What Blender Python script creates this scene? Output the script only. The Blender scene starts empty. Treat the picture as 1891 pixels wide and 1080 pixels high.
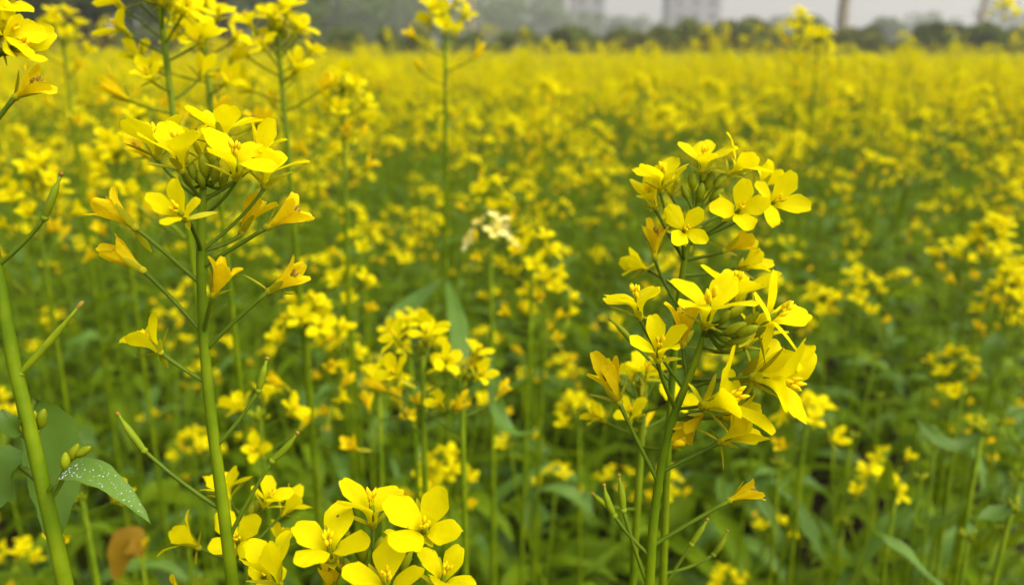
import bpy, math, random
import numpy as np
from mathutils import Matrix, Vector

scene = bpy.context.scene
# ------------------------------------------------------------------ camera
ZC = 1.30                       # lens height above the soil, just over the crop
FPX, CX, CY = 1484.0, 945.5, 540.0
PITCH = math.atan((540 - 85) / FPX)
cam_d = bpy.data.cameras.new("camera"); cam = bpy.data.objects.new("camera", cam_d)
scene.collection.objects.link(cam); scene.camera = cam
cam.location = (0, 0, ZC); cam.rotation_euler = (math.pi / 2 - PITCH, 0, 0)
cam_d.sensor_width = 36; cam_d.lens = FPX / 1891 * 36
cam_d.clip_start = 0.01; cam_d.clip_end = 3000
cam_d.dof.use_dof = True; cam_d.dof.focus_distance = 0.203; cam_d.dof.aperture_fstop = 12.0
R_ = np.array([1.0, 0, 0]); U_ = np.array([0, math.sin(PITCH), math.cos(PITCH)]); F_ = np.array([0, math.cos(PITCH), -math.sin(PITCH)])
C_ = np.array([0, 0, ZC])
def at(px, py, d):
    return C_ + R_ * ((px - CX) / FPX * d) + U_ * ((CY - py) / FPX * d) + F_ * d
def vdir(a):
    v = R_ * a[0] + U_ * a[1] - F_ * a[2]
    return v / np.linalg.norm(v)

# ------------------------------------------------------------------ sky, sun, exposure
SUN_EL, SUN_AZ = math.radians(54), math.radians(118)
w = bpy.data.worlds.new("World"); scene.world = w; w.use_nodes = True
nt = w.node_tree; nt.nodes.clear()
sky = nt.nodes.new("ShaderNodeTexSky"); sky.sky_type = 'NISHITA'; sky.sun_disc = False
sky.sun_elevation = SUN_EL; sky.sun_rotation = SUN_AZ; sky.air_density = 1.0; sky.dust_density = 7.0; sky.ozone_density = 1.0
hs = nt.nodes.new("ShaderNodeHueSaturation"); hs.inputs["Saturation"].default_value = 0.3
bg = nt.nodes.new("ShaderNodeBackground"); bg.inputs["Strength"].default_value = 0.125
wo = nt.nodes.new("ShaderNodeOutputWorld")
nt.links.new(sky.outputs[0], hs.inputs["Color"]); nt.links.new(hs.outputs[0], bg.inputs["Color"]); nt.links.new(bg.outputs[0], wo.inputs[0])
sd = bpy.data.lights.new("sun", 'SUN'); sd.energy = 3.3; sd.angle = math.radians(85); sd.color = (1.0, 0.96, 0.86)
so = bpy.data.objects.new("sun", sd); scene.collection.objects.link(so)
sv = Vector((math.sin(SUN_AZ) * math.cos(SUN_EL), math.cos(SUN_AZ) * math.cos(SUN_EL), math.sin(SUN_EL)))
so.rotation_euler = sv.to_track_quat('Z', 'Y').to_euler(); so.location = (20, 20, 55)
scene.view_settings.view_transform = 'Standard'; scene.view_settings.look = 'None'
scene.view_settings.gamma = 1; scene.view_settings.exposure = 0.63; scene.view_settings.use_curve_mapping = False
scene.render.engine = 'CYCLES'
cy = scene.cycles
cy.use_denoising = True; cy.max_bounces = 8; cy.diffuse_bounces = 4; cy.transmission_bounces = 6; cy.glossy_bounces = 2
cy.volume_bounces = 1; cy.transparent_max_bounces = 8; cy.caustics_reflective = False; cy.caustics_refractive = False
cy.use_adaptive_sampling = False

# ------------------------------------------------------------------ materials
def new_mat(name):
    m = bpy.data.materials.new(name); m.use_nodes = True
    t = m.node_tree; t.nodes.clear()
    return m, t, t.nodes.new("ShaderNodeOutputMaterial")
def leafy(name, c1, c2, scale=30, rough=0.5, spec=0.3, trans=0.3, tcol=None, c3=None, bump=0.0, bscale=400, coat=0.0, detail=3, osp=0.25):
    """plant tissue: noise-mottled colour, some light passing through"""
    m, t, out = new_mat(name); N = t.nodes.new; L = t.links.new
    geo = N("ShaderNodeNewGeometry"); oi = N("ShaderNodeObjectInfo")
    nz = N("ShaderNodeTexNoise"); nz.inputs["Scale"].default_value = scale; nz.inputs["Detail"].default_value = detail
    L(geo.outputs["Position"], nz.inputs["Vector"])
    rp = N("ShaderNodeValToRGB"); rp.color_ramp.elements[0].position = 0.32; rp.color_ramp.elements[1].position = 0.68
    rp.color_ramp.elements[0].color = (*c1, 1); rp.color_ramp.elements[1].color = (*c2, 1)
    if c3:
        e = rp.color_ramp.elements.new(0.9); e.color = (*c3, 1)
    L(nz.outputs[0], rp.inputs[0])
    hv = N("ShaderNodeHueSaturation"); mr = N("ShaderNodeMapRange")
    mr.inputs[3].default_value = 1 - osp; mr.inputs[4].default_value = 1 + osp * 0.6
    L(oi.outputs["Random"], mr.inputs[0]); L(mr.outputs[0], hv.inputs["Value"]); L(rp.outputs[0], hv.inputs["Color"])
    p = N("ShaderNodeBsdfPrincipled"); p.inputs["Roughness"].default_value = rough; p.inputs["Specular IOR Level"].default_value = spec
    L(hv.outputs[0], p.inputs["Base Color"])
    if coat: p.inputs["Sheen Weight"].default_value = coat
    if bump:
        n2 = N("ShaderNodeTexNoise"); n2.inputs["Scale"].default_value = bscale; n2.inputs["Detail"].default_value = 2
        tc = N("ShaderNodeTexCoord"); L(tc.outputs["Object"], n2.inputs["Vector"])
        b = N("ShaderNodeBump"); b.inputs["Strength"].default_value = bump; b.inputs["Distance"].default_value = 0.0006
        L(n2.outputs[0], b.inputs["Height"]); L(b.outputs[0], p.inputs["Normal"])
    if trans:
        tr = N("ShaderNodeBsdfTranslucent"); mx = N("ShaderNodeMixShader"); mx.inputs[0].default_value = trans
        if tcol: tr.inputs["Color"].default_value = (*tcol, 1)
        else: L(hv.outputs[0], tr.inputs["Color"])
        L(p.outputs[0], mx.inputs[1]); L(tr.outputs[0], mx.inputs[2]); L(mx.outputs[0], out.inputs[0])
    else:
        L(p.outputs[0], out.inputs[0])
    return m
def plain(name, c1, c2, scale=5, rough=0.8, detail=5, bump=0.0, bd=0.02):
    m, t, out = new_mat(name); N = t.nodes.new; L = t.links.new
    tc = N("ShaderNodeTexCoord"); nz = N("ShaderNodeTexNoise"); nz.inputs["Scale"].default_value = scale; nz.inputs["Detail"].default_value = detail
    L(tc.outputs["Object"], nz.inputs["Vector"])
    rp = N("ShaderNodeValToRGB"); rp.color_ramp.elements[0].position = 0.3; rp.color_ramp.elements[1].position = 0.7
    rp.color_ramp.elements[0].color = (*c1, 1); rp.color_ramp.elements[1].color = (*c2, 1); L(nz.outputs[0], rp.inputs[0])
    p = N("ShaderNodeBsdfPrincipled"); p.inputs["Roughness"].default_value = rough; p.inputs["Specular IOR Level"].default_value = .1 if rough > .5 else .5; L(rp.outputs[0], p.inputs["Base Color"])
    if bump:
        b = N("ShaderNodeBump"); b.inputs["Strength"].default_value = bump; b.inputs["Distance"].default_value = bd
        L(nz.outputs[0], b.inputs["Height"]); L(b.outputs[0], p.inputs["Normal"])
    L(p.outputs[0], out.inputs[0])
    return m
M = {}
M['petal'] = leafy('petal_yellow', (0.81, 0.70, 0.001), (0.87, 0.775, 0.0012), 160, 0.6, 0.03, 0.54, bump=0.25, bscale=900, osp=0.1)
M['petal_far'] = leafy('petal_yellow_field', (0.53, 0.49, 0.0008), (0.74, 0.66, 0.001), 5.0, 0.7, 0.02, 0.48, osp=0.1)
M['wilt'] = leafy('petal_ageing', (0.80, 0.58, 0.002), (0.87, 0.68, 0.003), 220, 0.6, 0.06, 0.46, bump=0.5, bscale=1100, osp=0.12)
M['cream'] = leafy('petal_cream', (0.78, 0.66, 0.10), (0.84, 0.77, 0.32), 90, 0.5, 0.1, 0.36, osp=0.1)
M['anther'] = leafy('anther', (0.78, 0.54, 0.003), (0.86, 0.66, 0.004), 500, 0.7, 0.05, 0.1)
M['dry'] = leafy('dried_tip', (0.20, 0.12, 0.015), (0.36, 0.24, 0.03), 600, 0.8, 0.1, 0.1)
M['sepal'] = leafy('sepal', (0.36, 0.37, 0.006), (0.50, 0.47, 0.008), 200, 0.5, 0.12, 0.3)
M['stem'] = leafy('stem_green', (0.085, 0.150, 0.002), (0.185, 0.25, 0.004), 85, 0.45, 0.1, 0.14, bump=0.2, bscale=300, osp=0.12)
M['pedicel'] = leafy('flower_stalk', (0.075, 0.125, 0.004), (0.115, 0.17, 0.005), 90, 0.5, 0.14, 0.1, osp=0.12)
M['bud'] = leafy('bud_green', (0.20, 0.26, 0.004), (0.32, 0.35, 0.006), 300, 0.5, 0.14, 0.2)
M['pod'] = leafy('pod_green', (0.18, 0.26, 0.005), (0.27, 0.33, 0.007), 300, 0.5, 0.15, 0.2)
M['leaf'] = leafy('leaf_green', (0.072, 0.132, 0.002), (0.145, 0.215, 0.003), 22, 0.5, 0.09, 0.40, tcol=(0.27, 0.37, 0.003), bump=0.5, bscale=160, osp=0.3)
M['leaf_blue'] = leafy('leaf_bloom', (0.078, 0.155, 0.016), (0.125, 0.22, 0.032), 25, 0.45, 0.2, 0.36, tcol=(0.20, 0.32, 0.008), bump=0.5, bscale=160, osp=0.2)
M['leaf_old'] = leafy('leaf_yellowed', (0.26, 0.14, 0.006), (0.36, 0.22, 0.008), 40, 0.6, 0.1, 0.3, osp=0.3)
M['soil'] = plain('soil', (0.012, 0.008, 0.003), (0.030, 0.020, 0.008), 6, 0.95, 8, 0.8, 0.03)
M['bark'] = plain('bark', (0.022, 0.013, 0.006), (0.055, 0.035, 0.018), 5, 0.9, 6, 0.6, 0.03)
M['bark_pale'] = plain('bark_pale', (0.27, 0.23, 0.17), (0.40, 0.35, 0.27), 3, 0.85, 6, 0.5, 0.03)
M['hedge'] = leafy('hedge_leaf', (0.06, 0.115, 0.006), (0.125, 0.19, 0.010), 0.9, 0.6, 0.2, 0.25, c3=(0.13, 0.12, 0.03))
M['hedge_dry'] = leafy('hedge_leaf_dry', (0.10, 0.105, 0.014), (0.17, 0.16, 0.022), 0.9, 0.7, 0.15, 0.2)
M['tree'] = leafy('tree_leaf', (0.05, 0.085, 0.006), (0.10, 0.145, 0.012), 0.6, 0.6, 0.2, 0.25)
M['tree_dark'] = leafy('tree_leaf_dark', (0.026, 0.042, 0.003), (0.055, 0.075, 0.006), 0.6, 0.6, 0.1, 0.2)
M['dry_grass'] = leafy('dry_grass', (0.16, 0.10, 0.03), (0.26, 0.17, 0.05), 2, 0.8, 0.1, 0.2)
M['wood'] = plain('pole_wood', (0.30, 0.22, 0.13), (0.42, 0.33, 0.2), 3, 0.8)
M['concrete'] = plain('tower_plaster', (0.19, 0.19, 0.185), (0.26, 0.26, 0.25), 0.3, 0.9)
M['glass'] = plain('window_glass', (0.03, 0.035, 0.04), (0.05, 0.055, 0.06), 1, 0.15)
def dew_mat():
    m, t, out = new_mat('dew_sky_tint')
    p = t.nodes.new("ShaderNodeBsdfPrincipled"); p.inputs["Base Color"].default_value = (0.62, 0.68, 0.66, 1)  # whitish base colour paints in the sky reflected by the drops
    p.inputs["Roughness"].default_value = 0.08; p.inputs["IOR"].default_value = 1.4; p.inputs["Transmission Weight"].default_value = 0.25
    t.links.new(p.outputs[0], out.inputs[0]); return m
M['dew'] = dew_mat()
MI = {k: i for i, k in enumerate(M)}; MK = list(M)

# ------------------------------------------------------------------ geometry helpers (numpy)
class Geo:
    def __init__(s): s.v, s.q, s.t, s.qm, s.tm, s.n = [], [], [], [], [], 0
    def add(s, v, q=None, t=None, mat='stem'):
        v = np.asarray(v, float).reshape(-1, 3)
        if q is not None and len(q):
            q = np.asarray(q, int).reshape(-1, 4) + s.n; s.q.append(q); s.qm.append(np.full(len(q), MI[mat]))
        if t is not None and len(t):
            t = np.asarray(t, int).reshape(-1, 3) + s.n; s.t.append(t); s.tm.append(np.full(len(t), MI[mat]))
        s.v.append(v); s.n += len(v); return s
    def arr(s):
        V = np.concatenate(s.v) if s.v else np.zeros((0, 3))
        Q = np.concatenate(s.q) if s.q else np.zeros((0, 4), int); QM = np.concatenate(s.qm) if s.qm else np.zeros(0, int)
        T = np.concatenate(s.t) if s.t else np.zeros((0, 3), int); TM = np.concatenate(s.tm) if s.tm else np.zeros(0, int)
        return V, Q, QM, T, TM
    def merge(s, g, A=None, b=None):
        V, Q, QM, T, TM = g if isinstance(g, tuple) else g.arr()
        if A is not None: V = V @ np.asarray(A).T
        if b is not None: V = V + b
        if len(Q): s.q.append(Q + s.n); s.qm.append(QM)
        if len(T): s.t.append(T + s.n); s.tm.append(TM)
        s.v.append(V); s.n += len(V); return s
def build(name, g):
    V, Q, QM, T, TM = g if isinstance(g, tuple) else g.arr()
    me = bpy.data.meshes.new(name)
    used = sorted(set(QM.tolist()) | set(TM.tolist())) or [0]
    rem = np.zeros(len(MK), int)
    for k, u in enumerate(used): rem[u] = k; me.materials.append(M[MK[u]])
    nl = Q.size + T.size; npoly = len(Q) + len(T)
    me.vertices.add(len(V)); me.vertices.foreach_set('co', np.ascontiguousarray(V, np.float32).ravel())
    me.loops.add(nl); me.loops.foreach_set('vertex_index', np.concatenate([Q.ravel(), T.ravel()]).astype(np.int32))
    me.polygons.add(npoly)
    st = np.concatenate([np.arange(len(Q)) * 4, Q.size + np.arange(len(T)) * 3]).astype(np.int32)
    me.polygons.foreach_set('loop_start', st)
    me.polygons.foreach_set('material_index', rem[np.concatenate([QM, TM]).astype(int)].astype(np.int32))
    me.polygons.foreach_set('use_smooth', np.ones(npoly, bool))
    me.update(calc_edges=True); return me
def norm(v): return v / (np.linalg.norm(v) + 1e-12)
def basis(z, roll=0.0, hint=None):
    z = norm(np.asarray(z, float))
    h = np.array([0, 0, 1.0]) if hint is None else np.asarray(hint, float)
    if abs(z @ h) > 0.97: h = np.array([1.0, 0.1, 0])
    x = norm(h - z * (h @ z)); y = np.cross(z, x)
    c, s = math.cos(roll), math.sin(roll)
    return np.stack([x * c + y * s, y * c - x * s, z], 1)
def tube(pts, rad, sides=8, mat='stem', g=None, cap=True):
    g = g or Geo(); P = np.asarray(pts, float); n = len(P); rad = np.broadcast_to(np.asarray(rad, float), (n,))
    T = np.gradient(P, axis=0); T /= np.linalg.norm(T, axis=1)[:, None] + 1e-12
    a = basis(T[0])[:, 0]; rings = []
    th = np.arange(sides) / sides * 2 * math.pi; c, s = np.cos(th)[:, None], np.sin(th)[:, None]
    for i in range(n):
        a = norm(a - T[i] * (a @ T[i])); b = np.cross(T[i], a)
        rings.append(P[i] + rad[i] * (c * a + s * b))
    V = np.concatenate(rings); i, j = np.meshgrid(np.arange(n - 1), np.arange(sides), indexing='ij')
    j2 = (j + 1) % sides
    q = np.stack([i * sides + j, i * sides + j2, (i + 1) * sides + j2, (i + 1) * sides + j], -1).reshape(-1, 4)
    if cap:
        V = np.concatenate([V, P[-1:] + T[-1:] * rad[-1] * 0.5]); k = len(V) - 1; o = (n - 1) * sides
        g.add(V, q, [[o + a_, o + (a_ + 1) % sides, k] for a_ in range(sides)], mat)
    else: g.add(V, q, None, mat)
    return g
def spindle(p0, p1, prof, sides=8, mat='bud', g=None):
    """body of revolution along p0->p1; prof = list of (t, radius)"""
    p0, p1 = np.asarray(p0, float), np.asarray(p1, float)
    return tube([p0 + (p1 - p0) * t for t, _ in prof], [r for _, r in prof], sides, mat, g)
def gridq(a, b):
    i, j = np.meshgrid(np.arange(a - 1), np.arange(b - 1), indexing='ij')
    return np.stack([i * b + j, i * b + j + 1, (i + 1) * b + j + 1, (i + 1) * b + j], -1).reshape(-1, 4)
def bez(p0, p1, p2, n):
    t = np.linspace(0, 1, n)[:, None]; return (1 - t) ** 2 * p0 + 2 * t * (1 - t) * p1 + t ** 2 * p2

# ------------------------------------------------------------------ objects
COL = scene.collection
def obj(name, mesh, parent=None, A=None, loc=None, s=1.0):
    o = bpy.data.objects.new(name, mesh); COL.objects.link(o)
    if parent: o.parent = parent
    m = Matrix.Identity(4)
    if A is not None:
        for i in range(3):
            for j in range(3): m[i][j] = float(A[i][j]) * s
    elif s != 1.0:
        for i in range(3): m[i][i] = s
    if loc is not None:
        for i in range(3): m[i][3] = float(loc[i])
    o.matrix_basis = m
    return o
def tag(o, label, cat, group=None, kind=None):
    o['label'] = label; o['category'] = cat
    if group: o['group'] = group
    if kind: o['kind'] = kind
    return o
def struct(name, g):
    o = obj(name, build(name, g)); o['kind'] = 'structure'; return o

# ------------------------------------------------------------------ the mustard flower
mm = 0.001
def petal_geo(state, rng, lod=0, mat='petal'):
    """claw + spoon-shaped blade in the x-z plane; flower axis is +z, petal leans to +x"""
    nr, nc = {0: (15, 11), 1: (6, 5), 2: (3, 3)}[lod]
    if state == 'open': L, W, th, dr = rng.uniform(12, 14.2), rng.uniform(2.9, 3.7), rng.uniform(46, 90), rng.uniform(0, 36)
    elif state == 'half': L, W, th, dr = rng.uniform(11.5, 13.5), rng.uniform(2.5, 3.2), rng.uniform(24, 56), rng.uniform(0, 38)
    else: L, W, th, dr = rng.uniform(10.5, 14), rng.uniform(1.6, 2.6), rng.uniform(6, 27), rng.uniform(-8, 45)
    claw = 0.30 if state != 'wilt' else 0.25
    s = np.linspace(0, 1, nr) if lod < 2 else np.array([0.12, 0.62, 1.0])
    v = np.linspace(-1, 1, nc)
    fine = np.linspace(0, 1, 60)
    k = np.clip((fine - claw * 0.7) / 0.22, 0, 1); k = k * k * (3 - 2 * k)
    a0 = 9 if state != 'wilt' else 5
    ang = np.radians(a0 + (th - a0) * k + dr * np.clip((fine - .55) / .45, 0, 1) ** 1.5)
    xs = np.concatenate([[0], np.cumsum(np.sin(ang[1:]) / 59)]) * L + 0.7; zs = np.concatenate([[0], np.cumsum(np.cos(ang[1:]) / 59)]) * L
    bl = np.clip((s - claw * 0.6) / (1 - claw * 0.6), 0, 1)
    wd = 0.55 + (W - 0.55) * np.sin(np.clip(bl, 0, 1) ** 0.95 * math.pi * 0.66) ** 1.15 / 1.0
    if lod == 2: wd = np.array([0.7, W, W * 0.6])
    cup = rng.uniform(-0.22, 0.25) if state != 'wilt' else rng.uniform(0.1, 0.55)
    tw = rng.uniform(-0.2, 0.2); ph = rng.uniform(0, 6.28); wav = {'open': .22, 'half': .35, 'wilt': .45}[state]
    skew = rng.uniform(-1.3, 1.3)
    V = np.zeros((nr, nc, 3))
    for i in range(nr):
        for j in range(nc):
            lf = 1 - 0.26 * abs(v[j]) ** 2.3 * (s[i] ** 3) - (0.045 * math.exp(-(v[j] / 0.3) ** 2) * s[i] ** 4 if lod < 2 else 0)
            se = s[i] * lf
            x = np.interp(se, fine, xs); z = np.interp(se, fine, zs); a = np.interp(se, fine, ang)
            y = v[j] * wd[i] + skew * s[i] ** 2
            h = cup * wd[i] * (v[j] ** 2 - 0.35) + wav * math.sin(ph + 5.5 * s[i] + 2.6 * v[j]) * bl[i] ** 2 + tw * v[j] * wd[i] * bl[i] - 0.12 * wd[i] * (1 - abs(v[j])) * bl[i] * (1 if j == nc // 2 else .4)
            V[i, j] = (x - h * math.cos(a), y, z + h * math.sin(a))
    return Geo().add(V * mm, gridq(nr, nc), None, mat)
def sepal_geo(rng, th, lod=0):
    nr = 6 if lod == 0 else 3
    s = np.linspace(0, 1, nr); L = rng.uniform(6.3, 8.3)
    a = np.radians(th); V = []
    for t in s:
        wdt = 0.95 * math.sin(math.pi * (0.16 + 0.80 * t)) ** 0.8
        r, z = 0.5 + math.sin(a) * L * t, math.cos(a) * L * t - 0.3
        for vv in (-1, 0, 1):
            h = 0.45 * (vv * vv) * wdt
            V.append((r - h * math.cos(a), vv * wdt, z + h * math.sin(a)))
    return Geo().add(np.array(V) * mm, gridq(nr, 3), None, 'sepal')
def stamen_geo(L, rng, mat='anther'):
    g = Geo(); b = rng.uniform(-.4, .4)
    tube(np.array([(0, 0, 0), (0.25, b * .3, L * .5), (0.6, b, L)]) * mm, [.22 * mm, .17 * mm, .14 * mm], 4, 'petal' if mat == 'anther' else 'wilt', g)
    spindle(np.array((0.5, b, L - .6)) * mm, np.array((1.0, b * 1.2, L + 1.3)) * mm, [(0, .15 * mm), (.2, .48 * mm), (.6, .46 * mm), (1, .12 * mm)], 5, mat, g)
    return g
def core_geo(L=6.0):
    g = Geo()
    spindle((0, 0, -1.0 * mm), (0, 0, 1.0 * mm), [(0, .6 * mm), (.4, 1.1 * mm), (.8, .95 * mm), (1, .7 * mm)], 8, 'sepal', g)
    spindle((0, 0, .6 * mm), (0, 0, L * mm), [(0, .6 * mm), (.3, .75 * mm), (.75, .6 * mm), (.85, .35 * mm), (.92, .55 * mm), (1, .4 * mm)], 6, 'pod', g)
    return g
def rz(a):
    c, s = math.cos(a), math.sin(a); return np.array([[c, -s, 0], [s, c, 0], [0, 0, 1.0]])
NVAR = {'open': 14, 'half': 10, 'wilt': 14}
rg = random.Random(11)
PET_A, FLW_B, FLW_C = {}, {}, {}
for st_, n_ in NVAR.items():
    mt_ = 'wilt' if st_ == 'wilt' else 'petal'
    PET_A[st_] = [build('petal', petal_geo(st_, rg, 0, mt_)) for _ in range(n_)]
PET_A['cream'] = [build('petal', petal_geo('open', rg, 0, 'cream')) for _ in range(6)]
SEP_A = {t: [build('sepal', sepal_geo(rg, t + rg.uniform(-12, 12))) for _ in range(3)] for t in (25, 55, 85, 120)}
STA_A = [build('stamen', stamen_geo(L, rg)) for L in (6.4, 6.9, 5.2)]
STA_D = [build('stamen', stamen_geo(L, rg, 'dry')) for L in (6.0, 7.4)]
CORE = build('flower', core_geo())
def flower_joined(state, rng, lod, petmat=None):
    g = Geo(); s2 = 'open' if state == 'cream' else state
    pm = petmat or ('cream' if state == 'cream' else 'wilt' if state == 'wilt' else 'petal')
    for k in range(4):
        g.merge(petal_geo(s2, rng, lod, pm), rz(k * math.pi / 2 + rng.uniform(-.2, .2)))
    if lod == 1:
        for k in range(4): g.merge(sepal_geo(rng, rng.choice((30, 60, 80)), 1), rz((k + .5) * math.pi / 2))
        for k in range(4): g.merge(stamen_geo(6.3, rng), rz(k * 1.57 + .5))
    return g
for st_ in ('open', 'half', 'wilt', 'cream'):
    FLW_B[st_] = [build('flower', flower_joined(st_, rg, 1)) for _ in range(8)]
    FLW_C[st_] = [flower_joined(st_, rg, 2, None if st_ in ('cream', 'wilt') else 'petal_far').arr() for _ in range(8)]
def bud_geo(sides=8): return spindle((0, 0, 0), (0, 0, 5.2 * mm), [(0, .5 * mm), (.12, .95 * mm), (.4, 1.3 * mm), (.7, 1.15 * mm), (.9, .7 * mm), (1, .3 * mm)], sides, 'bud')
BUD = build('bud', bud_geo()); BUD_C = bud_geo(4).arr()
def pod_geo(L, rng, sides=8):
    g = Geo(); L *= mm
    spindle((0, 0, -.8 * mm), (0, 0, .4 * mm), [(0, .55 * mm), (.5, 1.0 * mm), (1, .8 * mm)], sides, 'pod', g)
    b = rng.uniform(-.9, .9) * mm
    P = [np.array((b * math.sin(t * 3), 0, t * L)) for t in (0, .12, .35, .6, .72, .8, .93)]
    tube(P, np.array([.6, .85, .95, .85, .6, .38, .34]) * mm, sides, 'pod', g)
    spindle(P[-1], P[-1] + np.array((0, 0, .10 * L)), [(0, .34 * mm), (.4, .58 * mm), (.8, .55 * mm), (1, .2 * mm)], sides, 'dry', g)
    return g
POD = [build('seed_pod', pod_geo(L, rg)) for L in (9, 11, 14, 17)]; POD_C = pod_geo(11, rg, 3).arr()
# leaves: base at the origin, reaching +x
def leaf_geo(rng, lod=0, mat='leaf', L=1.0, wk=1.0, upright=False):
    nr, nc = {0: (13, 7), 1: (7, 5), 2: (4, 3)}[lod]
    s = np.linspace(0, 1, nr); v = np.linspace(-1, 1, nc)
    a0, a1 = math.radians(rng.uniform(25, 62)), math.radians(rng.uniform(-75, -5))
    if upright: a0, a1 = math.radians(rng.uniform(50, 75)), math.radians(rng.uniform(-10, 45))
    fine = np.linspace(0, 1, 50); ang = a0 + (a1 - a0) * fine ** rng.uniform(.8, 1.4)
    xs = np.concatenate([[0], np.cumsum(np.cos(ang[1:]) / 49)]); zs = np.concatenate([[0], np.cumsum(np.sin(ang[1:]) / 49)])
    W = rng.uniform(.085, .15) * wk; fold = rng.uniform(.15, .6); ph = rng.uniform(0, 6); ph2 = rng.uniform(0, 6); sw = rng.uniform(-.15, .15)
    V = np.zeros((nr, nc, 3))
    for i in range(nr):
        t = s[i]
        wd = W * (0.14 + 0.86 * math.sin(math.pi * min(1, max(0, (t - .06)) / .94) ** .75) ** .85 * (1 if t > .06 else 0)) * (1 - .96 * max(0, (t - .9) / .1))
        for j in range(nc):
            x, z, a = np.interp(t, fine, xs), np.interp(t, fine, zs), np.interp(t, fine, ang)
            edge = 1 + .13 * math.sin(t * 26 + ph + v[j] * 2) * abs(v[j])
            h = fold * abs(v[j]) * wd + .03 * math.sin(9 * t + ph + 2.3 * v[j]) * abs(v[j]) + .018 * math.sin(19 * t + ph2 - 3 * v[j]) * v[j] ** 2
            V[i, j] = (x - h * math.sin(a), v[j] * wd * edge + sw * t * t, z + h * math.cos(a))
    return Geo().add(V * L, gridq(nr, nc), None, mat)
LEAF_A, LEAF_B, LEAF_C = [], [], []
for k_ in range(12):
    mt_ = ('leaf', 'leaf', 'leaf_blue', 'leaf')[k_ % 4]
    LEAF_A.append(build('leaf', leaf_geo(rg, 0, mt_))); LEAF_B.append(build('leaf', leaf_geo(rg, 1, mt_))); LEAF_C.append(leaf_geo(rg, 2, mt_).arr())
for k_ in range(8):
    mt_ = ('leaf', 'leaf_blue')[k_ % 2]; lib_ = [leaf_geo(rg, l_, mt_, 1.0, .62, True) for l_ in (0, 1, 2)]
    LEAF_A.append(build('leaf', lib_[0])); LEAF_B.append(build('leaf', lib_[1])); LEAF_C.append(lib_[2].arr())
LEAF_OLD = [build('leaf', leaf_geo(rg, 0, 'leaf_old')) for _ in range(3)]
def leaf_along(p0, pm_, p1, width, up, mat='leaf', fold=.3, seed=0, nr=16, nc=7):
    """one particular leaf: mid-rib through three points"""
    rng = random.Random(seed); P = bez(p0, 2 * pm_ - .5 * (p0 + p1), p1, nr); T = np.gradient(P, axis=0); ph = rng.uniform(0, 6)
    V = np.zeros((nr, nc, 3)); v = np.linspace(-1, 1, nc)
    for i in range(nr):
        t = i / (nr - 1); tt = norm(T[i]); sd_ = norm(np.cross(up, tt)); nn = np.cross(tt, sd_)
        wd = width * .5 * (.06 + .94 * math.sin(math.pi * max(0, t - .03) ** .8) ** .8) * (1 - .9 * max(0, (t - .93) / .07))
        for j in range(nc):
            ed = 1 + .07 * math.sin(t * 30 + ph) * abs(v[j])
            V[i, j] = P[i] + sd_ * v[j] * wd * ed + nn * (fold * abs(v[j]) * wd + .10 * width * math.sin(7 * t + ph + 2 * v[j]) * v[j] ** 2)
    return Geo().add(V, gridq(nr, nc), None, mat), V

# ------------------------------------------------------------------ realising plants
rv = random.Random(5)
def flower_full(root, o, base, axis, state, attach, scale=1.0, pr=.58, roll=None, hint=None, sep=None):
    """flower part with petals, sepals, stamens and stalk as sub-parts; positions are world, o = root origin"""
    A = basis(axis, rv.uniform(0, 6.28) if roll is None else roll, hint)
    f = obj('flower', CORE, root, A, base - o, scale)
    lst = PET_A[state]
    for k in range(4):
        obj('petal', rv.choice(lst), f, rz(k * math.pi / 2 + math.pi / 4 + rv.uniform(-.16, .16)))
    key = sep or {'open': 55, 'cream': 55, 'half': 55, 'wilt': 25}[state]
    for k in range(4):
        kk = key if rv.random() < .6 else rv.choice([25, 55, 85, 120])
        if state == 'wilt' and rv.random() < .35: continue
        obj('sepal', rv.choice(SEP_A[kk]), f, rz(k * math.pi / 2 + rv.uniform(-.15, .15)))
    for k in range(6 if state != 'wilt' else 3):
        obj('stamen', rv.choice(STA_A if state != 'wilt' else STA_D), f, rz(k * 1.047 + rv.uniform(-.2, .2)), (0, 0, .0004))
    d = np.linalg.norm(base - attach)
    P = bez(attach, (attach + base) / 2 + ((base - norm(axis) * d * .5) - (attach + base) / 2) * .35, base - norm(axis) * .0006, 9)
    Pl = ((P - base) @ A) / scale
    n = len(P); rr = np.linspace(pr, pr * .95, n) * mm; rr[-1] *= 1.3; rr[0] *= 1.35
    obj('stalk', build('stalk', tube(Pl, rr / scale, 7, 'pedicel')), f)
    return f
def pod_part(root, o, base, axis, attach, mesh, pr=.5, s=1.0):
    A = basis(axis, rv.uniform(0, 6)); p = obj('seed_pod', mesh, root, A, base - o, s)
    d = np.linalg.norm(base - attach)
    P = bez(attach, (attach + base) / 2 + ((base - norm(axis) * d * .5) - (attach + base) / 2) * .35, base, 8)
    obj('stalk', build('stalk', tube(((P - base) @ A) / s, np.linspace(pr * 1.2, pr, 8) * mm / s, 7, 'pedicel')), p)
    return p
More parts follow.
